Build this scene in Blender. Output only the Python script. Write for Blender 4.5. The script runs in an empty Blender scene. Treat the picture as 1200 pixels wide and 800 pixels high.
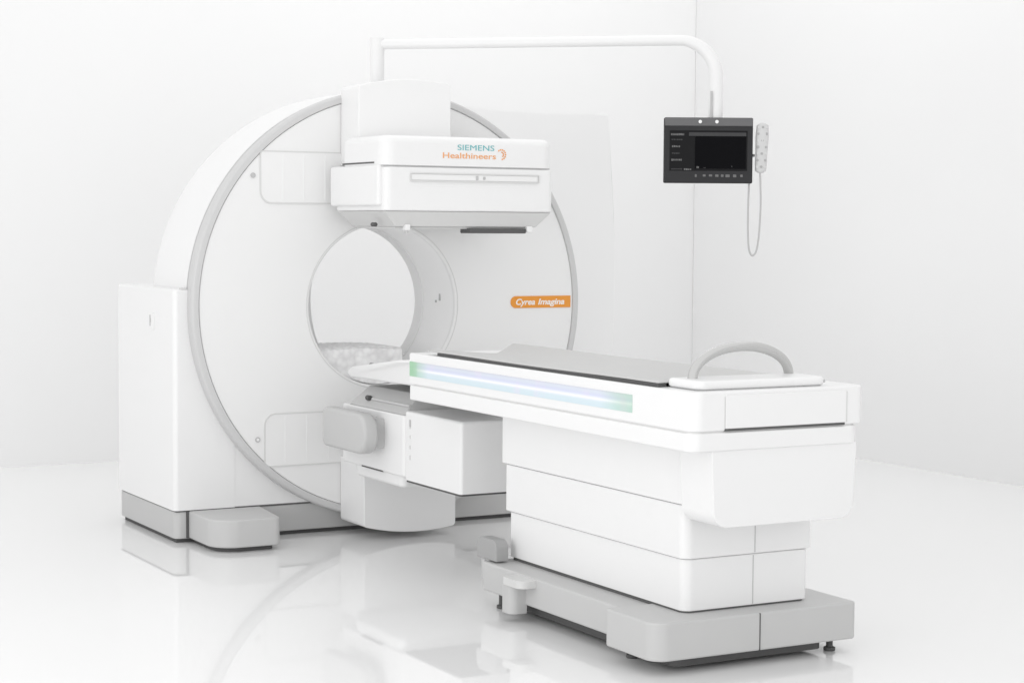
import bpy, bmesh, math, random
from mathutils import Vector, Matrix
random.seed(7)
S = bpy.context.scene
COL = S.collection
PI = math.pi

# ------------------------------------------------------------------ materials
def mat(name, color, rough=.4, spec=.5, coat=0., var=.0, vscale=6., bump=0., bscale=200., metal=0., ior=1.45):
    m = bpy.data.materials.new(name); m.use_nodes = True
    nt = m.node_tree; b = nt.nodes['Principled BSDF']
    b.inputs['Base Color'].default_value = (*color, 1)
    b.inputs['Roughness'].default_value = rough
    b.inputs['Specular IOR Level'].default_value = spec
    b.inputs['Coat Weight'].default_value = coat
    b.inputs['Coat Roughness'].default_value = .08
    b.inputs['Metallic'].default_value = metal
    b.inputs['IOR'].default_value = ior
    tc = nt.nodes.new('ShaderNodeTexCoord')
    if var > 0:
        n = nt.nodes.new('ShaderNodeTexNoise'); n.inputs['Scale'].default_value = vscale
        n.inputs['Detail'].default_value = 5
        nt.links.new(tc.outputs['Object'], n.inputs['Vector'])
        mx = nt.nodes.new('ShaderNodeMix'); mx.data_type = 'RGBA'
        mx.inputs[6].default_value = (*[c * (1 - var) for c in color], 1)
        mx.inputs[7].default_value = (*[min(1, c * (1 + var * .6)) for c in color], 1)
        nt.links.new(n.outputs['Fac'], mx.inputs[0]); nt.links.new(mx.outputs[2], b.inputs['Base Color'])
        mr = nt.nodes.new('ShaderNodeMapRange')
        mr.inputs['To Min'].default_value = max(0.01, rough * .8); mr.inputs['To Max'].default_value = rough * 1.25
        nt.links.new(n.outputs['Fac'], mr.inputs['Value']); nt.links.new(mr.outputs[0], b.inputs['Roughness'])
    if bump > 0:
        n2 = nt.nodes.new('ShaderNodeTexNoise'); n2.inputs['Scale'].default_value = bscale; n2.inputs['Detail'].default_value = 3
        nt.links.new(tc.outputs['Object'], n2.inputs['Vector'])
        bp = nt.nodes.new('ShaderNodeBump'); bp.inputs['Strength'].default_value = bump; bp.inputs['Distance'].default_value = .002
        nt.links.new(n2.outputs['Fac'], bp.inputs['Height']); nt.links.new(bp.outputs[0], b.inputs['Normal'])
    return m

M = {}
M['white'] = mat('white_enamel', (.80, .80, .80), .32, .5, var=.012, vscale=3, bump=.04, bscale=260)
M['face'] = mat('white_matt_panel', (.80, .80, .798), .42, .45, var=.012, vscale=2.5, bump=.04, bscale=260)
M['liner'] = mat('bright_liner', (.90, .90, .90), .4, .5, var=.01)
M['bumper'] = mat('mid_grey_rubber', (.36, .36, .36), .5, .4, bump=.1)
M['grey'] = mat('grey_plastic', (.52, .52, .518), .42, .45, var=.03, vscale=9, bump=.12, bscale=420)
M['ring'] = mat('grey_ring_trim', (.57, .57, .57), .35, .5, var=.02)
M['chamfer'] = mat('grey_chamfer', (.62, .62, .615), .4, .4, var=.02)
M['band'] = mat('light_grey_band', (.83, .83, .83), .45, .4)
M['groove'] = mat('panel_groove', (.66, .66, .655), .5, .3)
M['line'] = mat('fine_seam', (.50, .50, .50), .6, .2)
M['dark'] = mat('dark_gap_and_shade', (.10, .10, .10), .6, .3)
M['black'] = mat('black_rubber', (.03, .03, .03), .55, .3, bump=.1)
M['steel'] = mat('brushed_steel', (.62, .62, .62), .3, .5, metal=.9)
M['mat'] = mat('grey_vinyl', (.54, .54, .535), .45, .4, var=.05, vscale=5, bump=.15, bscale=300)
M['matedge'] = mat('charcoal_edge', (.09, .09, .09), .5, .3)
M['bar'] = mat('grey_tube', (.56, .56, .555), .16, .5, metal=.85)
M['wall'] = mat('white_wall_paint', (.84, .84, .84), .75, .2, var=.014, vscale=.7, bump=.05, bscale=150)
M['floor'] = mat('glossy_white_floor', (.85, .85, .85), .035, .5, var=.01, vscale=1.1, ior=1.52)
M['teal'] = mat('teal_ink', (.17, .46, .48), .5, .3)
M['orange_ink'] = mat('orange_ink', (.78, .38, .17), .5, .3)
M['orange'] = mat('orange_label', (.76, .30, .045), .4, .4, var=.04, vscale=40)
M['label_white'] = mat('white_ink', (.85, .82, .78), .5, .3)
M['red'] = mat('red_ink', (.55, .08, .06), .5, .3)
M['case'] = mat('charcoal_casing', (.034, .034, .036), .5, .2, var=.05, bump=.1)
M['strip'] = mat('slate_top_strip', (.13, .13, .133), .4, .4)
M['screen'] = mat('black_glass', (.003, .003, .004), .35, .06)
M['ui'] = mat('dark_grey_ui', (.014, .014, .015), .4, .08)
M['uibar'] = mat('grey_ui_bar', (.06, .06, .062), .4, .1)
M['uitext'] = mat('pale_ui_text', (.15, .15, .15), .3, .3)
M['knob'] = mat('white_button', (.85, .85, .85), .3, .4)
M['pipe'] = mat('pale_grey_pipe', (.79, .79, .79), .35, .5, var=.015)
M['handset'] = mat('pale_handset_plastic', (.60, .60, .60), .45, .4)
M['dimple'] = mat('handset_key', (.40, .40, .40), .5, .3)

# the cushion in the bore: pale quilted vinyl with a speckled print
def mat_quilt():
    m = bpy.data.materials.new('speckled_quilt'); m.use_nodes = True
    nt = m.node_tree; b = nt.nodes['Principled BSDF']; b.inputs['Roughness'].default_value = .6
    tc = nt.nodes.new('ShaderNodeTexCoord')
    v = nt.nodes.new('ShaderNodeTexVoronoi'); v.inputs['Scale'].default_value = 34
    n = nt.nodes.new('ShaderNodeTexNoise'); n.inputs['Scale'].default_value = 22; n.inputs['Detail'].default_value = 6
    nt.links.new(tc.outputs['Object'], v.inputs['Vector']); nt.links.new(tc.outputs['Object'], n.inputs['Vector'])
    mul = nt.nodes.new('ShaderNodeMath'); mul.operation = 'MULTIPLY'
    nt.links.new(v.outputs['Distance'], mul.inputs[0]); nt.links.new(n.outputs['Fac'], mul.inputs[1])
    cr = nt.nodes.new('ShaderNodeValToRGB')
    cr.color_ramp.elements[0].position = .10; cr.color_ramp.elements[0].color = (.89, .89, .89, 1)
    cr.color_ramp.elements[1].position = .42; cr.color_ramp.elements[1].color = (.73, .725, .73, 1)
    nt.links.new(mul.outputs[0], cr.inputs[0]); nt.links.new(cr.outputs[0], b.inputs['Base Color'])
    bp = nt.nodes.new('ShaderNodeBump'); bp.inputs['Strength'].default_value = .5; bp.inputs['Distance'].default_value = .01
    nt.links.new(mul.outputs[0], bp.inputs['Height']); nt.links.new(bp.outputs[0], b.inputs['Normal'])
    return m
M['quilt'] = mat_quilt()

# lit status strip along the table: green ends, lavender above, white line, pale cyan below
def mat_strip():
    m = bpy.data.materials.new('lit_status_strip'); m.use_nodes = True
    nt = m.node_tree; b = nt.nodes['Principled BSDF']; b.inputs['Roughness'].default_value = .18
    tc = nt.nodes.new('ShaderNodeTexCoord'); sp = nt.nodes.new('ShaderNodeSeparateXYZ')
    nt.links.new(tc.outputs['Generated'], sp.inputs[0])
    cz = nt.nodes.new('ShaderNodeValToRGB'); r = cz.color_ramp
    r.elements[0].position = 0; r.elements[0].color = (.55, .66, .72, 1)
    r.elements[1].position = 1; r.elements[1].color = (.56, .58, .66, 1)
    for p, c in ((.30, (.58, .68, .73, 1)), (.40, (.70, .74, .80, 1)), (.47, (.84, .85, .89, 1)), (.54, (.70, .72, .81, 1)),
                 (.66, (.57, .60, .74, 1)), (.86, (.60, .64, .72, 1))):
        e = r.elements.new(p); e.color = c
    nt.links.new(sp.outputs['Z'], cz.inputs[0])
    n = nt.nodes.new('ShaderNodeTexNoise'); n.inputs['Scale'].default_value = 7.5; n.inputs['Detail'].default_value = 1
    nt.links.new(tc.outputs['Object'], n.inputs['Vector'])
    pr = nt.nodes.new('ShaderNodeMapRange'); pr.inputs['From Min'].default_value = .56; pr.inputs['From Max'].default_value = .72
    pr.inputs['To Max'].default_value = .28
    nt.links.new(n.outputs['Fac'], pr.inputs['Value'])
    mp = nt.nodes.new('ShaderNodeMix'); mp.data_type = 'RGBA'; mp.inputs[7].default_value = (.86, .55, .80, 1)
    nt.links.new(pr.outputs[0], mp.inputs[0]); nt.links.new(cz.outputs[0], mp.inputs[6])
    ce = nt.nodes.new('ShaderNodeValToRGB'); r = ce.color_ramp        # along the strip, 0 = foot end, 1 = gantry end
    r.elements[0].position = 0; r.elements[0].color = (.55, .55, .55, 1)
    r.elements[1].position = 1; r.elements[1].color = (1, 1, 1, 1)
    for p, c in ((.05, .42), (.12, 0), (.90, 0), (.955, .55), (.965, .85), (.985, 1)):
        e = r.elements.new(p); e.color = (c, c, c, 1)
    nt.links.new(sp.outputs['Y'], ce.inputs[0])
    mg = nt.nodes.new('ShaderNodeMix'); mg.data_type = 'RGBA'; mg.inputs[7].default_value = (.30, .52, .34, 1)
    nt.links.new(ce.outputs[0], mg.inputs[0]); nt.links.new(mp.outputs[2], mg.inputs[6])
    nt.links.new(mg.outputs[2], b.inputs['Base Color']); nt.links.new(mg.outputs[2], b.inputs['Emission Color'])
    b.inputs['Emission Strength'].default_value = .07
    return m
M['litstrip'] = mat_strip()

# ------------------------------------------------------------------ object helpers
ORG = {}
def origin(p):
    return ORG.get(p.name, Vector((0, 0, 0))) if p else Vector((0, 0, 0))
def obj(name, bm, m, parent=None, sharp=38, wn=True):
    """links a bmesh (built in world coordinates) as one mesh object"""
    bmesh.ops.recalc_face_normals(bm, faces=bm.faces)
    o0 = origin(parent)
    if o0.length: bmesh.ops.translate(bm, verts=bm.verts, vec=-o0)
    for f in bm.faces: f.smooth = True
    for e in bm.edges:
        e.smooth = not (len(e.link_faces) != 2 or e.calc_face_angle(0) > math.radians(sharp))
    me = bpy.data.meshes.new(name); bm.to_mesh(me); bm.free()
    o = bpy.data.objects.new(name, me); COL.objects.link(o)
    for k in (m if isinstance(m, (list, tuple)) else [m]): me.materials.append(k)
    if parent: o.parent = parent; ORG[o.name] = o0
    if wn:
        w = o.modifiers.new('weighted_normal', 'WEIGHTED_NORMAL'); w.keep_sharp = True
    return o
def thing(name, label, cat, loc, group=None):
    o = bpy.data.objects.new(name, None); COL.objects.link(o); o.location = loc
    o.empty_display_size = .1
    o['label'] = label; o['category'] = cat
    if group: o['group'] = group
    ORG[o.name] = Vector(loc)
    return o
def tag(o, label, cat):
    o['label'] = label; o['category'] = cat; return o

def rounded(poly, r, seg=8):
    """2-D polygon with rounded corners; r one radius or a list"""
    n = len(poly); out = []
    for i in range(n):
        ri = r[i] if isinstance(r, (list, tuple)) else r
        p = Vector(poly[i]); a = Vector(poly[i - 1]) - p; b = Vector(poly[(i + 1) % n]) - p
        if ri <= 1e-6: out.append(p.copy()); continue
        la, lb = a.length, b.length; a.normalize(); b.normalize()
        ang = a.angle(b); t = min(ri / math.tan(ang / 2), la * .49, lb * .49); rr = t * math.tan(ang / 2)
        c = p + (a + b).normalized() * (rr / math.sin(ang / 2))
        s = p + a * t - c; e = p + b * t - c
        tot = s.angle(e); sgn = 1 if s.x * e.y - s.y * e.x > 0 else -1
        for k in range(seg + 1):
            th = sgn * tot * k / seg
            out.append(c + Vector((s.x * math.cos(th) - s.y * math.sin(th), s.x * math.sin(th) + s.y * math.cos(th))))
    return out
AX = {'z': lambda a, b, h: (a, b, h), 'y': lambda a, b, h: (a, h, b), 'x': lambda a, b, h: (h, a, b)}
def inset(poly, d):
    """moves every side of an outline inwards by d; None when it folds over"""
    n = len(poly); area = sum(poly[i][0] * poly[(i + 1) % n][1] - poly[(i + 1) % n][0] * poly[i][1] for i in range(n))
    sg = 1 if area > 0 else -1; out = []
    for i in range(n):
        p = Vector(poly[i]); a = (p - Vector(poly[i - 1])).normalized(); b = (Vector(poly[(i + 1) % n]) - p).normalized()
        na = Vector((-a.y, a.x)) * sg; nb = Vector((-b.y, b.x)) * sg; m = na + nb
        if m.length < 1e-4: return None
        m.normalize(); out.append(p + m * (d / max(.35, m.dot(na))))
    for i in range(n):
        if (out[(i + 1) % n] - out[i]).dot(Vector(poly[(i + 1) % n]) - Vector(poly[i])) <= 0: return None
    return out
def prism(bm, poly, h0, h1, axis='z', bev=0., seg=3, caps='both'):
    """extrudes a 2-D outline along an axis and rounds its cap edges"""
    f = AX[axis]; P = [Vector((p[0], p[1])) for p in poly]
    P = [p for i, p in enumerate(P) if (p - P[i - 1]).length > 1e-6]; n = len(P)
    b = min(bev, abs(h1 - h0) * .48); sgn = 1 if h1 > h0 else -1
    while b > 1e-4 and inset(P, b) is None: b *= .93
    def rings(h, s, on):
        if bev <= 0 or b <= 1e-4 or not on: return [(P, h)]
        out = []
        for k in range(seg + 1):
            t = PI / 2 * k / seg; d = b * (1 - math.cos(t))
            out.append((inset(P, d) if d > 1e-6 else P, h + s * b * (1 - math.sin(t))))
        return out
    low = rings(h0, sgn, caps in ('both', 'low')); high = rings(h1, -sgn, caps in ('both', 'high'))
    rows = [[bm.verts.new(f(p[0], p[1], h)) for p in q] for q, h in low[::-1] + high]
    bm.faces.new(rows[0]); bm.faces.new(rows[-1])
    for A, B in zip(rows, rows[1:]):
        for i in range(n): bm.faces.new((A[i], A[(i + 1) % n], B[(i + 1) % n], B[i]))
    return bm
def rbox(bm, x0, x1, y0, y1, z0, z1, bev=.01, seg=3):
    """box with every edge rounded"""
    v = [bm.verts.new((x, y, z)) for x in (x0, x1) for y in (y0, y1) for z in (z0, z1)]
    fs = [(0, 1, 3, 2), (4, 6, 7, 5), (0, 4, 5, 1), (2, 3, 7, 6), (0, 2, 6, 4), (1, 5, 7, 3)]
    F = [bm.faces.new([v[i] for i in q]) for q in fs]
    if bev > 0:
        es = list({e for f in F for e in f.edges})
        bmesh.ops.bevel(bm, geom=es, offset=bev, segments=seg, profile=.5, affect='EDGES', clamp_overlap=True)
    return bm
def rect(x0, x1, y0, y1): return [(x0, y0), (x1, y0), (x1, y1), (x0, y1)]
def lathe_y(bm, prof, cx, cz, n=128, closed=False, a0=0., a1=2 * PI):
    """profile of (radius, y) turned about the line x=cx, z=cz"""
    full = abs(a1 - a0 - 2 * PI) < 1e-6
    cnt = n if full else n + 1
    rings = []
    for i in range(cnt):
        t = a0 + (a1 - a0) * i / n
        rings.append([bm.verts.new((cx + r * math.cos(t), y, cz + r * math.sin(t))) for r, y in prof])
    k = len(prof)
    for i in range(n):
        A = rings[i]; B = rings[(i + 1) % cnt]
        for j in range(k if closed else k - 1):
            bm.faces.new((A[j], A[(j + 1) % k], B[(j + 1) % k], B[j]))
    return bm
def tube(bm, pts, r, n=16, cap=True):
    pts = [Vector(p) for p in pts]; rings = []
    ref = None
    for i, p in enumerate(pts):
        t = (pts[min(i + 1, len(pts) - 1)] - pts[max(i - 1, 0)]).normalized()
        if ref is None: ref = Vector((0, 0, 1)) if abs(t.z) < .9 else Vector((1, 0, 0))
        s = t.cross(ref).normalized(); u = s.cross(t).normalized(); ref = u
        rr = r[i] if isinstance(r, (list, tuple)) else r
        rings.append([bm.verts.new(p + (s * math.cos(a) + u * math.sin(a)) * rr) for a in [2 * PI * k / n for k in range(n)]])
    for A, B in zip(rings, rings[1:]):
        for k in range(n): bm.faces.new((A[k], A[(k + 1) % n], B[(k + 1) % n], B[k]))
    if cap: bm.faces.new(rings[0]); bm.faces.new(rings[-1])
    return bm
def bez(pts, n=24):
    """Catmull-Rom through the points"""
    P = [Vector(p) for p in pts]; P = [P[0] * 2 - P[1]] + P + [P[-1] * 2 - P[-2]]
    out = []
    for i in range(1, len(P) - 2):
        for k in range(n):
            t = k / n; a, b, c, d = P[i - 1:i + 3]
            out.append(.5 * ((2 * b) + (c - a) * t + (2 * a - 5 * b + 4 * c - d) * t * t + (3 * b - a - 3 * c + d) * t ** 3))
    out.append(P[-2]); return out
def cyl(bm, c, axis, r, h0, h1, n=24, bev=0.):
    poly = [(c[0] + r * math.cos(2 * PI * k / n), c[1] + r * math.sin(2 * PI * k / n)) for k in range(n)]
    return prism(bm, poly, h0, h1, axis, bev, 2)
def circle(cx, cy, r, n=96, a0=0., a1=2 * PI):
    return [(cx + r * math.cos(a0 + (a1 - a0) * k / n), cy + r * math.sin(a0 + (a1 - a0) * k / n)) for k in range(n)]
def text_bm(txt, size, origin_, right, up, depth=.0015, width=None, shear=0., offset=0.):
    """flat raised lettering as mesh"""
    c = bpy.data.curves.new('lettering', 'FONT'); c.body = txt; c.size = size; c.extrude = depth / 2; c.shear = shear; c.offset = offset
    c.align_x = 'LEFT'
    o = bpy.data.objects.new('lettering', c); COL.objects.link(o)
    bpy.context.view_layer.update()
    me = bpy.data.meshes.new_from_object(o.evaluated_get(bpy.context.evaluated_depsgraph_get()))
    bpy.data.objects.remove(o); bpy.data.curves.remove(c)
    bm = bmesh.new(); bm.from_mesh(me); bpy.data.meshes.remove(me)
    xs = [v.co.x for v in bm.verts]; w = max(xs) - min(xs); x0 = min(xs)
    sx = width / w if width else 1
    R = Vector(right); U = Vector(up); N = R.cross(U); O = Vector(origin_)
    for v in bm.verts: v.co = O + R * ((v.co.x - x0) * sx) + U * v.co.y + N * v.co.z
    return bm
def frame_line(bm, loop, w, y0, y1):
    """thin closed outline standing on an x-z plane between y0 and y1"""
    n = len(loop); L = [Vector(p) for p in loop]
    ins, outs = [], []
    for i in range(n):
        t = (L[(i + 1) % n] - L[i - 1]).normalized(); nn = Vector((-t.y, t.x))
        ins.append(L[i] + nn * w / 2); outs.append(L[i] - nn * w / 2)
    rows = []
    for P, y in ((ins, y1), (ins, y0), (outs, y0), (outs, y1)):
        rows.append([bm.verts.new((p.x, y, p.y)) for p in P])
    for a in range(4):
        A, B = rows[a], rows[(a + 1) % 4]
        for i in range(n): bm.faces.new((A[i], A[(i + 1) % n], B[(i + 1) % n], B[i]))
    return bm

NB = bmesh.new
# ------------------------------------------------------------------ the room
def struct(o, label): o['kind'] = 'structure'; o['label'] = label; return o
bm = NB(); v = [bm.verts.new(p) for p in ((-9, -11, 0), (3.7, -11, 0), (3.7, 3.0, 0), (-9, 3.0, 0))]; bm.faces.new(v)
struct(obj('floor', bm, M['floor'], wn=False), 'glossy white floor reflecting the scanner and the table')
bm = NB(); rbox(bm, -9, 3.7, 2.81, 2.96, -.02, 4.4, 0)
struct(obj('back_wall', bm, M['wall'], wn=False), 'plain white wall behind the ring shaped scanner')
bm = NB(); rbox(bm, 3.55, 3.72, -11, 2.807, -.018, 4.398, 0)
struct(obj('side_wall', bm, M['wall'], wn=False), 'plain white wall to the right of the patient table')

# ------------------------------------------------------------------ the gantry
CX, CZ, RO = .012, .998, .942          # ring
BX, BZ, BR = -.045, .993, .353         # bore
YF = -.05                              # front plane
G = thing('ring_scanner', 'large white ring shaped medical scanner with grey rim and two detector heads', 'scanner', (0, .2, 0))

# drum behind the ring
bm = NB(); lathe_y(bm, [(RO - .002, .02), (RO - .002, .36), (RO - .004, .45), (RO - .012, .485), (RO - .04, .50), (BR + .12, .50), (BR + .12, .08)], CX, CZ, 160)
obj('drum', bm, M['white'], G)
# front disc with the bore opening
bm = NB()
lathe_y(bm, [(BR + .125, .06), (RO - .036, .06), (RO - .036, YF + .003)], CX, CZ, 160)
n = 160
o_ = [bm.verts.new((CX + (RO - .036) * math.cos(2 * PI * i / n), YF + .0005, CZ + (RO - .036) * math.sin(2 * PI * i / n))) for i in range(n)]
prof = [(BR + .010, YF + .0005), (BR + .004, YF + .002), (BR + .001, YF + .006), (BR, YF + .013), (BR, YF + .02)]
pr = [[bm.verts.new((BX + r * math.cos(2 * PI * i / n), y, BZ + r * math.sin(2 * PI * i / n))) for i in range(n)] for r, y in prof]
rows = [o_] + pr
for A, B in zip(rows, rows[1:]):
    for i in range(n): bm.faces.new((A[i], A[(i + 1) % n], B[(i + 1) % n], B[i]))
obj('front_face', bm, M['face'], G, sharp=50)
# thin joint round the bore
bm = NB(); lathe_y(bm, [(BR + .011, YF - .0008), (BR + .015, YF - .0008), (BR + .015, YF + .004), (BR + .011, YF + .004)], BX, BZ, 128, closed=True)
obj('bore_joint', bm, M['groove'], G)
bm = NB(); lathe_y(bm, [(BR + .0002, YF + .018), (BR + .0002, .27)], BX, BZ, 160); obj('tunnel_wall', bm, M['liner'], G)
# grey band at the rear of the tunnel
bm = NB(); lathe_y(bm, [(BR + .0, .27), (BR - .004, .272), (BR - .004, .355), (BR + .03, .36), (BR + .118, .36)], BX, BZ, 128)
obj('bore_band', bm, M['band'], G)
# grey rim round the disc
bm = NB()
lathe_y(bm, [(RO - .035, YF + .03), (RO - .035, YF), (RO - .031, YF - .006), (RO - .012, YF - .006), (RO - .003, YF), (RO, YF + .010),
             (RO, YF + .052), (RO - .003, YF + .056), (RO - .003, .03), (RO - .02, .035)], CX, CZ, 192)
obj('rim', bm, M['ring'], G, sharp=50)
# small laser ports inside the tunnel
for zz, dy in ((1.02, .10), (1.0, .14)):
    t = math.asin((zz - BZ) / BR); bm = NB()
    x = BX + BR * math.cos(t)
    rbox(bm, x - .004, x + .01, dy - .007 + .0, dy + .007, zz - (.016 if dy < .12 else .006), zz + (.016 if dy < .12 else .006), .003, 2)
    obj('laser_port', bm, M['line'], G)

# cover panels low and high on the disc
def face_panel(x0, x1, z0, z1, ribs, screw, low):
    bm = NB(); prism(bm, rounded(rect(x0, x1, z0, z1), [.05, .01, .01, .012] if not low else [.012, .01, .01, .05]), YF - .003, YF + .01, 'y', .002, 2)
    p = obj('access_panel', bm, M['face'], G)
    bm = NB(); frame_line(bm, rounded(rect(x0, x1, z0, z1), [.05, .01, .01, .012] if not low else [.012, .01, .01, .05]), .0055, YF - .0045, YF + .004)
    obj('panel_joint', bm, M['groove'], p)
    bm = NB()
    for x in ribs: rbox(bm, x - .002, x + .002, YF - .0042, YF, z0 + .012, z1 - .012, 0)
    obj('panel_rib', bm, M['wall'], p)
    bm = NB(); cyl(bm, screw, 'y', .011, YF - .006, YF + .004, 20, .002)
    s = obj('screw', bm, M['line'], p)
    bm = NB(); cyl(bm, screw, 'y', .006, YF - .008, YF - .003, 12); obj('screw_socket', bm, M['band'], p) if low else bm.free()
face_panel(-.622, -.04, 1.437, 1.655, (-.52, -.425, -.325), (-.655, 1.552), False)
face_panel(-.604, -.04, .312, .537, (-.51, -.41, -.31), (-.636, .43), True)

# orange label
x0, x1, z0, z1 = .592, .908, .972, 1.026
bm = NB(); prism(bm, rounded(rect(x0, x1, z0, z1), [.027, .001, .001, .027], 10), YF - .004, YF + .004, 'y', .001, 1)
lab = obj('orange_label', bm, M['orange'], G)
for wd, xx, ww in (('Cyrea', .026, .100), ('Imagina', .142, .140)):
    obj('lettering', text_bm(wd, .038, (x0 + xx, YF - .0045, .987), (1, 0, 0), (0, 0, 1), .0016, ww, .25, .0009), M['label_white'], lab, wn=False)

# housing behind, on the right
bm = NB()
poly = [(-.55, .02), (1.405, .02), (1.455, .9), (1.458, 1.25), (1.435, 1.55), (1.412, 1.893)]
top = bez([(1.40, 1.903), (1.15, 1.892), (.92, 1.893), (.72, 1.902), (.50, 1.926), (.25, 1.955), (.05, 1.935), (-.3, 1.78), (-.55, 1.45)], 6)
pts = [Vector(p) for p in poly] + [Vector((p.x, p.y)) for p in top]
# ring-shaped prism: outline with the wide rear bore cut out
f0 = [bm.verts.new((p.x, .435, p.y)) for p in pts]; f1 = [bm.verts.new((p.x, .76, p.y)) for p in pts]
bmesh.ops.contextual_create(bm, geom=[])
es0 = [bm.edges.new((f0[i], f0[(i + 1) % len(f0)])) for i in range(len(f0))]
es1 = [bm.edges.new((f1[i], f1[(i + 1) % len(f1)])) for i in range(len(f1))]
hb = [[bm.verts.new((CX + .33 + .53 * math.cos(2 * PI * k / 64), y, CZ + .53 * math.sin(2 * PI * k / 64))) for k in range(64)] for y in (.435, .76)]
eh = [[bm.edges.new((h[k], h[(k + 1) % 64])) for k in range(64)] for h in hb]
bmesh.ops.triangle_fill(bm, use_beauty=True, edges=es0 + eh[0]); bmesh.ops.triangle_fill(bm, use_beauty=True, edges=es1 + eh[1])
for A, B in ((f0, f1), (hb[0], hb[1])):
    for i in range(len(A)): bm.faces.new((A[i], A[(i + 1) % len(A)], B[(i + 1) % len(A)], B[i]))
be = [e for e in es0]
bmesh.ops.bevel(bm, geom=be, offset=.02, segments=4, profile=.5, affect='EDGES', clamp_overlap=True)
obj('rear_housing', bm, M['wall'], G)

# side cabinet and the lower skirt that carries the drum
def arc_pts(r, a0, a1, n):
    return [(CX + r * math.cos(a0 + (a1 - a0) * k / n), CZ + r * math.sin(a0 + (a1 - a0) * k / n)) for k in range(n + 1)]
bm = NB()
zt = 1.071
poly = [(-.99, .139), (.03, .139), (.03, .20), (-.82, .20 + .3), (-.885, .72), (-.902, .92), (-.905, zt)]
prism(bm, rounded(rect(-.99, -.86, .139, zt), .0), .0, .785, 'y', 0)
bm.free()
bm = NB(); prism(bm, rounded([(-.99, 0), (-.72, 0), (-.72, .78), (-.99, .78)], [.022, 0, 0, .022]), .139, zt, 'z', .01, 3, 'high')
cab = obj('side_cabinet', bm, M['white'], G)
bm = NB(); prism(bm, rounded([(.25, .89), (.25, .965), (.31, .965), (.31, .89)], .012), -.9935, -.985, 'x', .001, 1)
cp = obj('switch_panel', bm, M['white'], cab)
bm = NB(); frame_line_pts = None
prism(bm, rounded([(.292, .905), (.292, .953), (.300, .953), (.300, .905)], .002), -.9955, -.992, 'x'); obj('switch_mark', bm, M['line'], cp)
bm = NB(); prism(bm, rounded([(.287, .921), (.287, .938), (.2915, .938), (.2915, .921)], .001), -.9957, -.992, 'x'); obj('switch_key', bm, M['grey'], cp)
bm = NB(); rbox(bm, -.955, -.935, .004, .03, zt - .001, zt + .008, .002, 2); obj('cabinet_catch', bm, M['groove'], cab)
# lower skirt: closes the corner between the cabinet and the curved drum
bm = NB()
prism(bm, [(-.73, .139), (.95, .139), (.95, .60), (.60, .45), (.0, .35), (-.60, .45), (-.73, .62)], .0025, .76, 'y', .003, 1)
obj('lower_skirt', bm, M['white'], G)
# plinth and the corner foot
bm = NB(); prism(bm, rounded([(-.985, .008), (-.80, .008), (.95, .008), (.95, .76), (-.985, .76)], [.03, 0, .02, .02, .02]), .018, .134, 'z', .006, 2)
obj('plinth', bm, M['grey'], G)
bm = NB(); prism(bm, [(-.97, .03), (.93, .03), (.93, .74), (-.97, .74)], .0, .017, 'z'); obj('plinth_shade', bm, M['dark'], G)  # dark slab, paints in the shade between plinth and floor
bm = NB(); prism(bm, [(-.982, .004), (.94, .004), (.94, .75), (-.982, .75)], .1335, .1395, 'z'); obj('skirt_gap', bm, M['dark'], G)
bm = NB(); prism(bm, rounded([(-.925, .006), (-.925, -.325), (-.640, -.325), (-.602, .006)], [.0, .11, .03, .0], 12), .020, .136, 'z', .008, 3)
ft = obj('corner_foot', bm, M['grey'], G)
bm = NB(); rbox(bm, -.935, -.925, -.002, .008, .022, .134, 0); obj('foot_joint', bm, M['dark'], ft)
bm = NB(); prism(bm, rounded([(-.90, .02), (-.90, -.29), (-.66, -.29), (-.63, .02)], [.0, .09, .02, .0], 8), 0, .019, 'z'); obj('foot_pad', bm, M['dark'], ft)

# detector heads and the columns that carry them
def column(sign, yfront, zin, bev):
    bm = NB(); c = -.032; hw = .219
    arc = [(c + hw - 2 * hw * k / 16) for k in range(17)]
    Rr = .972
    poly = [(c - hw, zin), (c + hw, zin)] + [(x, CZ + sign * math.sqrt(Rr ** 2 - (x - CX) ** 2)) for x in arc]
    poly = rounded([poly[0], poly[1]] + poly[2:], [.005, .005, .03] + [0] * 15 + [.03], 5)
    prism(bm, poly, yfront, YF - .004, 'y', bev, 5, 'low')
    return obj('detector_column', bm, M['white'], G)
column(1, -.236, 1.60, .022)
lc = column(-1, -.30, .34, .018)

def prism_cham(bm, x0, x1, y0, y1, z0, z1, inset, bev=.006):
    a = [bm.verts.new(p) for p in ((x0, y0, z0), (x1, y0, z0), (x1, y1, z0), (x0, y1, z0))]
    i = inset
    b = [bm.verts.new(p) for p in ((x0 + i, y0 + i * .45, z1), (x1 - i, y0 + i * .45, z1), (x1 - i, y1 - i * .3, z1), (x0 + i, y1 - i * .3, z1))]
    F = [bm.faces.new(a), bm.faces.new(b)] + [bm.faces.new((a[k], a[(k + 1) % 4], b[(k + 1) % 4], b[k])) for k in range(4)]
    if bev: bmesh.ops.bevel(bm, geom=list({e for f in F for e in f.edges}), offset=bev, segments=2, profile=.5, affect='EDGES')
    return bm

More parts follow.
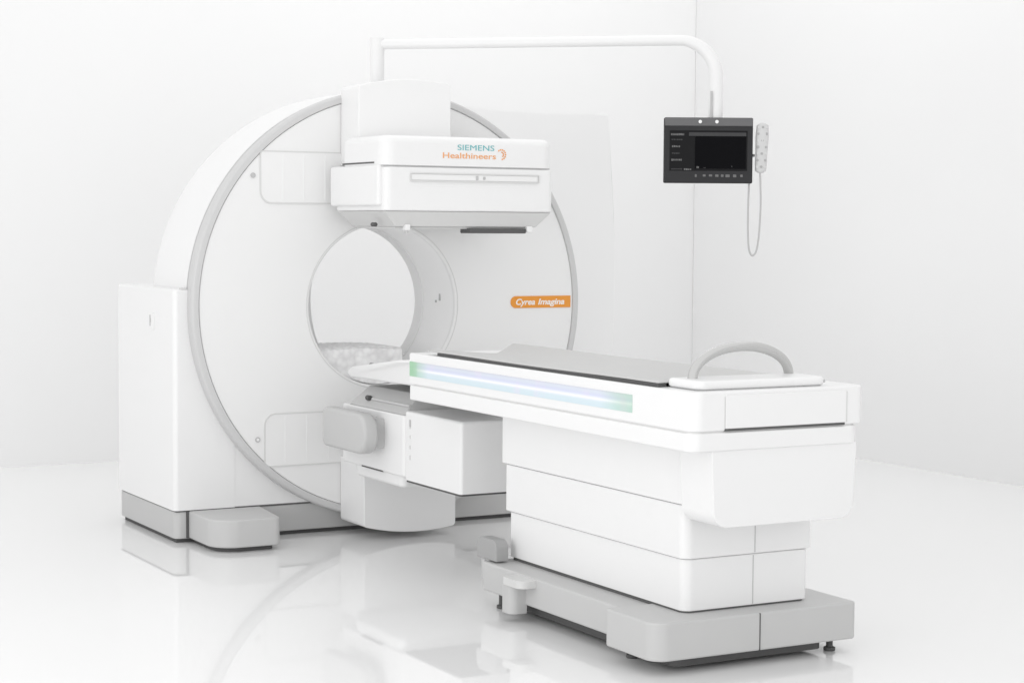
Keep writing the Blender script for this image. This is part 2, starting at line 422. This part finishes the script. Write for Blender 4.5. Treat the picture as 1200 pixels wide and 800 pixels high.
# upper head
yd = -.61
bm = NB(); prism(bm, rounded([(-.305, -.12), (-.305, yd), (.490, yd), (.490, -.12)], [.02, .035, .03, .02]), 1.404, 1.586, 'z', .008, 3)
UH = obj('detector_head', bm, M['white'], G)
bm = NB(); prism(bm, rounded([(-.314, -.205), (-.314, yd - .004), (.487, yd - .004), (.487, -.205)], [.035, .055, .05, .035]), 1.5905, 1.712, 'z', .033, 6, 'high')
up = obj('top_cover', bm, M['white'], UH)
bm = NB(); prism(bm, rounded([(-.308, -.19), (-.308, yd + .002), (.482, yd + .002), (.482, -.19)], .03), 1.586, 1.5915, 'z'); obj('cover_gap', bm, M['line'], UH)
bm = NB(); rbox(bm, -.324, -.28, -.585, -.10, 1.424, 1.592, .012, 4); obj('side_cover', bm, M['white'], UH)
bm = NB(); rbox(bm, -.3165, -.30, -.53, -.215, 1.598, 1.604, .0); obj('side_gap', bm, M['dark'], UH)
bm = NB(); prism_cham(bm, -.302, .484, yd + .006, -.13, 1.4035, 1.340, .062, .005); obj('underside_chamfer', bm, M['chamfer'], UH)
bm = NB(); rbox(bm, -.232, .395, yd + .05, -.17, 1.332, 1.3405, .002, 1); obj('collimator_plate', bm, M['chamfer'], UH)
bm = NB(); rbox(bm, .098, .372, yd + .028, yd + .11, 1.314, 1.334, .003, 1); obj('collimator_tray', bm, M['dark'], UH)
bm = NB(); rbox(bm, .374, .402, yd + .022, yd + .085, 1.318, 1.346, .006, 2); obj('tray_latch', bm, M['white'], UH)
bm = NB(); rbox(bm, -.200, -.178, yd + .018, yd + .05, 1.325, 1.350, .004, 2); la = obj('front_latch', bm, M['white'], UH)
bm = NB(); cyl(bm, (-.189, yd + .033), 'z', .008, 1.314, 1.326, 14, .002); obj('latch_pin', bm, M['grey'], la)
bm = NB(); cyl(bm, (-.292, 1.348), 'y', .009, -.50, -.465, 16, .002); obj('chamfer_knob', bm, M['dark'], UH)
# slot rail on the front
bm = NB(); frame_line(bm, rounded(rect(-.188, .414, 1.527, 1.559), .004, 3), .0048, yd - .006, yd + .01)
sl = obj('slot_frame', bm, M['groove'], UH)
bm = NB(); rbox(bm, -.184, .410, yd - .003, yd + .01, 1.531, 1.556, .001, 1); obj('slot_bed', bm, M['face'], sl)
for x, h in ((.118, .017), (.152, .012)):
    bm = NB(); rbox(bm, x - .005, x + .005, yd - .007, yd, 1.543 - h / 2, 1.543 + h / 2, .001, 1); obj('slot_mark', bm, M['line'], sl)
bm = NB(); rbox(bm, -.178, .33, yd - .0012, yd + .004, 1.508, 1.511, 0); obj('front_seam', bm, M['wall'], UH)
# logo: two lines of lettering and the dotted mark
obj('teal_lettering', text_bm('SIEMENS', .0325, (.026, yd - .0045, 1.657), (1, 0, 0), (0, 0, 1), .0016, .172, 0, 0), M['teal'], UH, wn=False)
obj('orange_lettering', text_bm('Healthineers', .0335, (-.042, yd - .0045, 1.623), (1, 0, 0), (0, 0, 1), .0016, .248, 0, .0002), M['orange_ink'], UH, wn=False)
bm = NB()
for r, k0, k1, rad in ((.020, -3, 6, .0036), (.010, -2, 4, .0028)):
    for k in range(k0, k1):
        a = k * (PI / 7); cyl(bm, (.232 + r * math.cos(a), 1.643 + r * math.sin(a)), 'y', rad, yd - .0055, yd - .003, 10)
obj('dotted_emblem', bm, M['orange_ink'], UH)

# lower head: the same kind of head, turned over and run out towards the table
bm = NB(); prism(bm, rounded([(-.352, -.30), (-.352, -.90), (.43, -.90), (.43, -.30)], [.012, .02, .03, .02]), .352, .598, 'z', .008, 3)
LH = obj('detector_head', bm, M['white'], G)
bm = NB(); prism_cham(bm, -.350, .426, -.895, -.36, .5985, .676, .085, .005); obj('top_chamfer', bm, M['grey'], LH)
bm = NB(); rbox(bm, -.330, -.30, -.885, -.395, .628, .633, 0); bm.free()
bm = NB(); tube(bm, [(-.318, -.53, .632), (-.318, -.88, .632)], .006, 10); obj('chamfer_bar', bm, M['ring'], LH)
bm = NB(); cyl(bm, (-.322, .634), 'y', .011, -.515, -.485, 16, .002); obj('chamfer_knob', bm, M['dark'], LH)
bm = NB(); prism(bm, rounded([(-.262, -.24), (-.338, -.42), (-.338, -.85), (.2, -.85), (.18, -.24)], .03, 6), .303, .353, 'z', .014, 4, 'low')
obj('head_bracket', bm, M['white'], LH)
bm = NB(); rbox(bm, -.3535, -.34, -.70, -.50, .352, .357, 0); obj('bracket_gap', bm, M['dark'], LH)
# service box at the front of the lower head
bm = NB()
prism(bm, rounded([(-.352, -.905), (-.352, -1.385), (.16, -1.385), (.16, -.905)], [.012, .014, .03, .02], 5), .346, .618, 'z', .022, 5, 'high')
sb = obj('front_cover', bm, M['white'], LH)
bm = NB(); prism(bm, rounded([(-.349, -.91), (-.349, -1.378), (.15, -1.378), (.15, -.91)], .01), .338, .3465, 'z'); obj('cover_gap', bm, M['dark'], LH)
for z, h, w in ((.573, .014, .006), (.555, .004, .004), (.520, .006, .004), (.478, .007, .004), (.438, .009, .004)):
    bm = NB(); prism(bm, rounded([(-.955 - w, z - h), (-.955 + w, z - h), (-.955 + w, z + h), (-.955 - w, z + h)], .002, 3), -.3545, -.350, 'x'); obj('cover_mark', bm, M['line'] if z > .57 else M['groove'], sb)
bm = NB(); rbox(bm, -.3535, -.35, -.72, -.71, .555, .563, 0); obj('head_mark', bm, M['groove'], LH)
# grey side pad with rounded edges
bm = NB(); prism(bm, rounded([(-.335, .428), (-.765, .428), (-.765, .592), (-.335, .592)], [.03, .079, .079, .03], 12), -.462, -.398, 'x', .016, 5)
pad = obj('side_pad', bm, M['grey'], LH, 60, False)
bm = NB(); rbox(bm, -.40, -.35, -.72, -.42, .45, .57, .006, 2); obj('pad_stem', bm, M['grey'], pad)

# ------------------------------------------------------------------ cushion in the tunnel
bm = NB(); ys = [.0 + .33 * i / 30 for i in range(31)]
nx = 60; zc = .80
hw = math.sqrt((BR - .006) ** 2 - (BZ - zc) ** 2)
grid = []
for y in ys:
    row = []
    for i in range(nx + 1):
        u = -1 + 2 * i / nx
        x = BX - hw + (hw + .115) * (u + 1) / 2
        z = zc + .010 * math.cos(u * 1.2) + .0028 * math.sin(i * 1.3 + .9 * math.sin(y * 40)) * math.sin(y * 75 + i * .2) * min(1, 6 * (1 - u) * 1.0) - .008 * (y < .02)
        row.append(bm.verts.new((x, y, z)))
    grid.append(row)
for A, B in zip(grid, grid[1:]):
    for i in range(nx): bm.faces.new((A[i], A[i + 1], B[i + 1], B[i]))
for row in (grid[0], grid[-1]):        # scalloped front and back skirts following the tunnel
    low = []
    for i, vv in enumerate(row):
        zb = BZ - math.sqrt(max(0, (BR - .006) ** 2 - (vv.co.x - BX) ** 2))
        low.append(bm.verts.new((vv.co.x, vv.co.y, max(zb, min(vv.co.z - .001, .60)))))
    for i in range(nx): bm.faces.new((row[i], row[i + 1], low[i + 1], low[i]))
tag(obj('support_cushion', bm, M['quilt'], None, 70, False), 'pale speckled quilted cushion lying in the bottom of the scanner tunnel', 'cushion')

# ------------------------------------------------------------------ patient table
T = thing('patient_table', 'long white patient table on telescoping column and grey base, pointing into the scanner', 'patient table', (-.12, -2.3, 0))
# base
bm = NB(); prism(bm, rounded([(-.500, -2.655), (-.500, -2.93), (.268, -2.93), (.268, -2.655)], [.008, .055, .02, .01], 8), .046, .165, 'z', .008, 3)
bs = obj('base_cover', bm, M['grey'], T)
bm = NB(); rbox(bm, -.1135, -.1105, -2.9318, -2.90, .047, .163, 0); obj('cover_seam', bm, M['dark'], bs)
bm = NB(); prism(bm, rounded([(-.442, -1.72), (-.442, -2.66), (.205, -2.66), (.205, -1.72)], [.02, 0, 0, .02]), .058, .160, 'z', .008, 3)
obj('base_beam', bm, M['grey'], T)
bm = NB(); prism(bm, rounded([(-.385, -1.76), (-.385, -2.60), (-.40, -2.66), (-.40, -2.885), (.17, -2.885), (.17, -1.76)], .03), .016, .05, 'z'); obj('base_shade', bm, M['dark'], T)  # dark block whose colour stands in for the contact shadow under the base
for x, y in ((-.405, -2.66), (.215, -2.86), (-.40, -1.80), (.17, -1.80)):
    bm = NB(); cyl(bm, (x, y), 'z', .019, 0, .012, 20, .003); cyl(bm, (x, y), 'z', .011, .011, .055, 14)
    obj('levelling_foot', bm, M['dark'], T)
# brake pedal and rear bumper
bm = NB(); prism(bm, rounded([(-.500, -1.97), (-.500, -2.045), (-.436, -2.045), (-.436, -1.97)], [.02, .03, .002, .002]), .030, .128, 'z', .004, 2)
pd = obj('pedal_post', bm, M['grey'], T)
bm = NB(); prism(bm, rounded([(-.505, -1.985), (-.505, -2.115), (-.436, -2.115), (-.436, -1.985)], [.02, .035, .004, .002]), .128, .155, 'z', .008, 3)
obj('pedal', bm, M['chamfer'], pd)
bm = NB(); prism(bm, rounded([(-1.80, .165), (-1.655, .165), (-1.655, .240), (-1.80, .240)], [.004, .004, .03, .03]), -.425, -.375, 'x', .01, 3)
obj('rear_bumper', bm, M['bumper'], T)
bm = NB(); rbox(bm, -.437, -.425, -1.730, -1.712, .095, .165, .002, 1); obj('rear_bracket', bm, M['line'], T)
# telescoping column, three sleeves
for i, (z0, z1, g) in enumerate(((.170, .331, 0), (.3335, .500, .008), (.5025, .69, .015))):
    bm = NB(); prism(bm, rounded([(-.335 - g, -1.735 + 2.6 * g), (-.335 - g, -2.842 - g), (.136 + g, -2.842 - g), (.136 + g, -1.735 + 2.6 * g)], [.012, .032, .014, .012], 7), z0, z1, 'z', .004, 2)
    sv = obj('column_sleeve', bm, M['white'], T)
    if i < 2:
        bm = NB(); rbox(bm, -.0785, -.0755, -2.8432 - g, -2.83 - g, z0 + .004, z1 - .004, 0); obj('sleeve_seam', bm, M['line'], sv)
bm = NB(); prism(bm, rounded([(-.329, -1.745), (-.329, -2.836), (.130, -2.836), (.130, -1.745)], .03), .163, .69, 'z')
obj('inner_column', bm, M['face'], T)
bm = NB(); prism(bm, rounded([(-.332, -1.738), (-.332, -2.839), (.133, -2.839), (.133, -1.738)], .03), .160, .1705, 'z')
obj('column_gap', bm, M['dark'], T)
# drive housing under the foot end
bm = NB()
prism(bm, rounded([(-.370, .690), (-.358, .456), (.158, .456), (.172, .690)], [.002, .05, .05, .002], 8), -3.030, -2.862, 'y', .034, 6, 'low')
obj('drive_housing', bm, M['white'], T)
# lower rail and upper body of the table top
tp = rounded([(-.450, -1.15), (-.450, -3.036), (.178, -3.036), (.178, -1.15)], [.006, .04, .035, .02], 8)
bm = NB(); prism(bm, tp, .686, .742, 'z', .010, 3); rail = obj('lower_rail', bm, M['white'], T)
bm = NB(); prism(bm, rounded([(-.444, -1.156), (-.444, -3.03), (.172, -3.03), (.172, -1.156)], .03), .741, .7465, 'z'); obj('rail_gap', bm, M['groove'], T)
bm = NB(); prism(bm, rounded([(-.450, -1.145), (-.450, -3.036), (.196, -3.036), (.196, -1.145)], [.006, .045, .03, .02], 8), .746, .864, 'z', .012, 4)
body = obj('table_body', bm, M['white'], T)
# front drawer with its shadow gap
bm = NB(); rbox(bm, -.328, .122, -3.040, -3.0, .7525, .853, .003, 2); dr = obj('front_panel', bm, M['white'], body)
bm = NB(); rbox(bm, -.330, .118, -3.0375, -3.0, .7455, .7525, 0); obj('panel_gap', bm, M['dark'], body)
for x, w in ((-.3305, .0015), (.1245, .003)):
    bm = NB(); rbox(bm, x - w, x + w, -3.0372, -3.0, .754, .848, 0); obj('panel_seam', bm, M['groove'], body)
# lit strip
bm = NB(); rbox(bm, -.4515, -.44, -2.717, -1.152, .777, .832, 0); obj('light_strip', bm, M['litstrip'], body, wn=False)
# rounded nose reaching towards the bore
bm = NB(); prism(bm, rounded([(-1.146, .728), (-1.146, .836), (-.90, .818), (-.32, .752), (-.22, .722), (-.30, .706)], [.0, .0, .12, .06, .012, .05], 8), -.385, .125, 'x', .03, 5)
for vv in bm.verts:
    k = max(0, min(1, (vv.co.y + 1.0) / .8)); vv.co.x = -.13 + (vv.co.x + .13) * (1 - .35 * k * k)
ns = obj('table_nose', bm, M['pipe'], T)
bm = NB(); cyl(bm, (-.305, .768), 'y', .009, -.52, -.48, 12, .002); obj('nose_catch', bm, M['dark'], ns)
# handle block and arched grab bar
bm = NB(); prism(bm, rounded([(-.405, -2.835), (-.405, -3.005), (.075, -3.005), (.075, -2.835)], [.02, .03, .03, .03], 6), .865, .893, 'z', .011, 4)
hb_ = obj('handle_block', bm, M['white'], T)
bm = NB(); rbox(bm, -.4065, .05, -3.002, -2.85, .8635, .8655, 0); obj('block_gap', bm, M['line'], hb_)
bm = NB(); rbox(bm, .060, .072, -2.999, -2.99, .874, .883, .002, 1); obj('block_button', bm, M['line'], hb_)
ax0, ax1 = -.358, .040
pts = [(ax0 - .004, -2.905, .872)]
cxm = (ax0 + ax1) / 2; hwm = (ax1 - ax0) / 2
for k in range(41):
    a = PI - PI * k / 40
    pts.append((cxm + hwm * math.cos(a) * (1 - .06 * math.sin(a)), -2.905 + .05 * (k / 40), .884 + .100 * math.sin(a) ** .85))
pts.append((ax1 + .003, -2.855, .872))
bm = NB(); tube(bm, pts, .0152, 20); obj('grab_bar', bm, M['bar'], hb_)

# mattress sheet lying on the table
MT = thing('table_mattress', 'thin grey vinyl mattress with dark edge lying on the white patient table', 'mattress', (-.14, -2.2, .866))
bm = NB(); rbox(bm, -.434, -.405, -2.836, -1.35, .8655, .8752, .001, 1); obj('edge_band', bm, M['matedge'], MT)
out = [(-.437, -1.28), (-.437, -2.838), (.118, -2.838), (.112, -1.005), (.085, -.985), (-.235, -1.455), (-.285, -1.53), (-.40, -1.28)]
bm = NB(); prism(bm, rounded(out, [.008, .006, .006, .02, .02, .06, .06, .015], 6), .8752, .8815, 'z', .0028, 3)
bm.normal_update()
bmesh.ops.triangulate(bm, faces=[f for f in bm.faces if len(f.verts) > 6])
for _ in range(2):
    bmesh.ops.subdivide_edges(bm, edges=[e for e in bm.edges if e.calc_length() > .12], cuts=2)
    bmesh.ops.triangulate(bm, faces=[f for f in bm.faces if len(f.verts) > 4])
for vv in bm.verts:
    vv.co.z += -.007 * max(0, (vv.co.x + .40) / .52) + .0012 * math.sin(9 * vv.co.x + 5 * vv.co.y)
obj('sheet', bm, M['mat'], MT, 60, False)

# ------------------------------------------------------------------ monitor arm, monitor, handset
D = Vector((.756, -.655, 0)).normalized()
P0 = Vector((-.010, .10, 0)); zb = 2.145
A = thing('overhead_boom', 'pale overhead pipe boom rising behind the upper detector head and carrying the small monitor', 'boom', (P0.x, P0.y, 1.9))
bm = NB(); tube(bm, [(P0.x, P0.y, 1.86), (P0.x, P0.y, 2.172)], .032, 28); obj('post', bm, M['pipe'], A)
end = P0 + D * 1.505
path = [P0 + D * .02 + Vector((0, 0, zb))]
rb = .16
path.append(P0 + D * (1.505 - rb) + Vector((0, 0, zb)))
for k in range(1, 13):
    a = PI / 2 * k / 12
    path.append(P0 + D * (1.505 - rb + rb * math.sin(a)) + Vector((0, 0, zb - rb + rb * math.cos(a))))
path.append(end + Vector((0, 0, 1.80)))
rad = [.0225] * 2 + [.0225 + .0085 * k / 12 for k in range(1, 13)] + [.031]
bm = NB(); tube(bm, path, rad, 28); obj('boom', bm, M['pipe'], A)
RX = Vector((math.cos(.5052), -math.sin(.5052), 0)); UZ = Vector((0, 0, 1)); FY = UZ.cross(RX)   # FY points away from the viewer
q = end - RX * .022 - FY * .034
bm = NB(); tube(bm, [q + UZ * 1.805, q + UZ * 1.925], .0045, 10); obj('cable_clip', bm, M['line'], A)

MC = end + UZ * 1.673 - RX * .032 - FY * .03     # centre of the monitor
MO = thing('monitor', 'small charcoal touchscreen monitor hanging from the pale overhead arm', 'monitor', MC - UZ * .14)
def local(u, w, d): return MC + RX * u + UZ * w + FY * d
def lbox(bm, u0, u1, w0, w1, d0, d1, bev=0., seg=2):
    b2 = NB(); rbox(b2, u0, u1, d0, d1, w0, w1, bev, seg)
    for vv in b2.verts: vv.co = local(vv.co.x, vv.co.z, vv.co.y)
    me = bpy.data.meshes.new('tmp'); b2.to_mesh(me); b2.free(); bm.from_mesh(me); bpy.data.meshes.remove(me)
    return bm
W, H = .1895, .1395
bm = NB(); lbox(bm, -W, W, -H, H, -.012, .028, .006, 3); cs = obj('casing', bm, M['case'], MO)
bm = NB(); lbox(bm, -W + .002, W - .002, H - .036, H - .002, -.0145, .0, .002, 1); tsb = obj('top_strip', bm, M['strip'], MO)
for u in (-.037, .034):
    b2 = NB(); cyl(b2, (u, H - .018), 'y', .0075, -.0185, -.012, 18, .0015)
    for vv in b2.verts: vv.co = local(vv.co.x, vv.co.z * 1.0, vv.co.y)
    obj('button', b2, M['knob'], tsb)
bm = NB(); lbox(bm, -.166, .166, -.087, .084, -.0135, 0, .001, 1); sc = obj('screen', bm, M['ui'], MO)
bm = NB(); lbox(bm, -.058, .160, -.078, .058, -.0145, -.010); obj('image_area', bm, M['screen'], sc)
bm = NB(); lbox(bm, -.084, .160, .061, .076, -.0146, -.010); lbox(bm, -.162, -.104, .062, .072, -.0146, -.010); obj('title_bar', bm, M['uibar'], sc)
def textrow(u0, u1, w, h):
    bm = NB(); u = u0
    while u < u1:
        l = random.uniform(.003, .008); lbox(bm, u, min(u + l, u1), w - h * random.uniform(.35, .5), w + h * random.uniform(.3, .5), -.0152, -.012); u += l + .0022
    return bm
for u0, u1, w, h, m in ((-.160, -.106, .067, .008, 'uitext'), (-.158, -.112, .045, .007, 'uibar'), (-.156, -.122, .016, .008, 'uitext'),
                        (-.156, -.124, -.013, .007, 'uibar'), (-.158, -.114, -.041, .009, 'uitext'), (-.158, -.112, -.080, .007, 'uibar'), (-.104, -.072, -.081, .008, 'uitext'),
                        (-.050, -.040, -.072, .012, 'uitext'), (-.02, -.012, -.074, .006, 'uibar'), (.098, .104, -.068, .008, 'uibar')):
    obj('screen_text', textrow(u0, u1, w, h), M[m], sc, wn=False)
for u, w_ in ((-.053, .008), (-.017, .012), (.010, .014), (.037, .014), (.060, .011), (.083, .018), (.113, .014), (.142, .010)):
    bm = NB(); lbox(bm, u - w_ / 2, u + w_ / 2, -.112 + random.uniform(-.002, .001), -.102, -.0138, -.01, .001, 1); obj('key_symbol', bm, M['uitext'], MO)
bm = NB(); lbox(bm, W - .001, W + .010, -.026, -.014, -.006, .012, .003, 2); obj('side_port', bm, M['strip'], MO)

HS = thing('hand_controller', 'pale studded hand controller with looped cable hanging at the right of the monitor', 'controller', local(.243, -.09, 0))
bm = NB()
prof = [(.1175, .012), (.108, .0255), (.06, .0285), (.02, .027), (-.02, .025), (-.055, .0255), (-.085, .024), (-.093, .012)]
hx = lambda w: .232 - .055 * (.1 - w) * .6
rings = []
for w, r in [(prof[0][0] + .003, .004)] + prof + [(prof[-1][0] - .003, .004)]:
    rings.append([bm.verts.new(local(hx(w) + r * math.cos(a), w, .008 + .6 * r * math.sin(a))) for a in [2 * PI * k / 24 for k in range(24)]])
for A_, B_ in zip(rings, rings[1:]):
    for k in range(24): bm.faces.new((A_[k], A_[(k + 1) % 24], B_[(k + 1) % 24], B_[k]))
bm.faces.new(rings[0]); bm.faces.new(rings[-1])
obj('shell', bm, M['handset'], HS, 60)
for j in range(7):
    for i in range(3):
        w = .100 - j * .028; u = hx(w) + (i - 1) * .0165
        b2 = NB(); cyl(b2, (u, w), 'y', .0056 if (i + j) % 3 else .0066, -.0085 + .002 * abs(i - 1), .006, 12, .001)
        for vv in b2.verts: vv.co = local(vv.co.x, vv.co.z, vv.co.y)
        obj('key', b2, M['dimple'] if (i + j) % 2 else M['handset'], HS)
cb = bez([local(.224, -.093, .006), local(.226, -.14, .005), local(.228, -.24, .004), local(.222, -.36, .002), local(.212, -.425, 0), local(.196, -.447, 0),
          local(.182, -.425, .004), local(.176, -.36, .006), local(.175, -.24, .008), local(.178, -.13, .010)], 10)
bm = NB(); tube(bm, cb, .0042, 10); obj('cable', bm, M['line'], HS)

# ------------------------------------------------------------------ light
w = bpy.data.worlds.new('World'); S.world = w; w.use_nodes = True
bg = w.node_tree.nodes['Background']; bg.inputs[0].default_value = (1, 1, 1, 1); bg.inputs[1].default_value = 1.15
def area(name, loc, target, sx, sy, power):
    l = bpy.data.lights.new(name, 'AREA'); l.shape = 'RECTANGLE'; l.size = sx; l.size_y = sy; l.energy = power
    o = bpy.data.objects.new(name, l); COL.objects.link(o); o.location = loc
    o.rotation_euler = (Vector(target) - Vector(loc)).to_track_quat('-Z', 'Y').to_euler(); return o
area('back_wall_fill', (1.9, .5, 4.6), (1.9, 2.8, 1.0), 4, 1.5, 22)  # added fill that brightens the back wall, no such lamp seen
area('left_softbox', (-6.6, -4.8, 1.1), (0, -.6, .3), 4, 2.0, 62)
area('low_fill', (-4.3, -3.6, .62), (.1, -.3, .25), 1.5, 1.0, 14)  # added low fill for the fronts under the overhangs, no real source
area('front_fill', (-2.6, -10.4, 1.0), (0, -1, .4), 6, 1.9, 36)  # added frontal fill behind the camera, not a known lamp

# ------------------------------------------------------------------ camera
cam = bpy.data.cameras.new('camera'); co = bpy.data.objects.new('camera', cam); COL.objects.link(co)
f, pitch, yaw, roll = 2219.8, .0611, .5052, .0068
fw = Vector((math.sin(yaw) * math.cos(pitch), math.cos(yaw) * math.cos(pitch), -math.sin(pitch)))
r0 = Vector((math.cos(yaw), -math.sin(yaw), 0)); u0 = r0.cross(fw)
r = r0 * math.cos(roll) + u0 * math.sin(roll); u = -r0 * math.sin(roll) + u0 * math.cos(roll)
mw = Matrix((( r.x, u.x, -fw.x, -3.579), (r.y, u.y, -fw.y, -7.608), (r.z, u.z, -fw.z, 1.348), (0, 0, 0, 1)))
co.matrix_world = mw
cam.sensor_width = 36; cam.sensor_fit = 'HORIZONTAL'; cam.lens = f / 1200 * 36; cam.clip_start = .05; cam.clip_end = 200
S.camera = co
S.render.engine = 'CYCLES'
try: S.cycles.max_bounces = 12; S.cycles.diffuse_bounces = 6
except Exception: pass
vs = S.view_settings; vs.view_transform = 'Standard'; vs.look = 'None'; vs.exposure = 0; vs.gamma = 1
S.render.resolution_x = 1024; S.render.resolution_y = 682
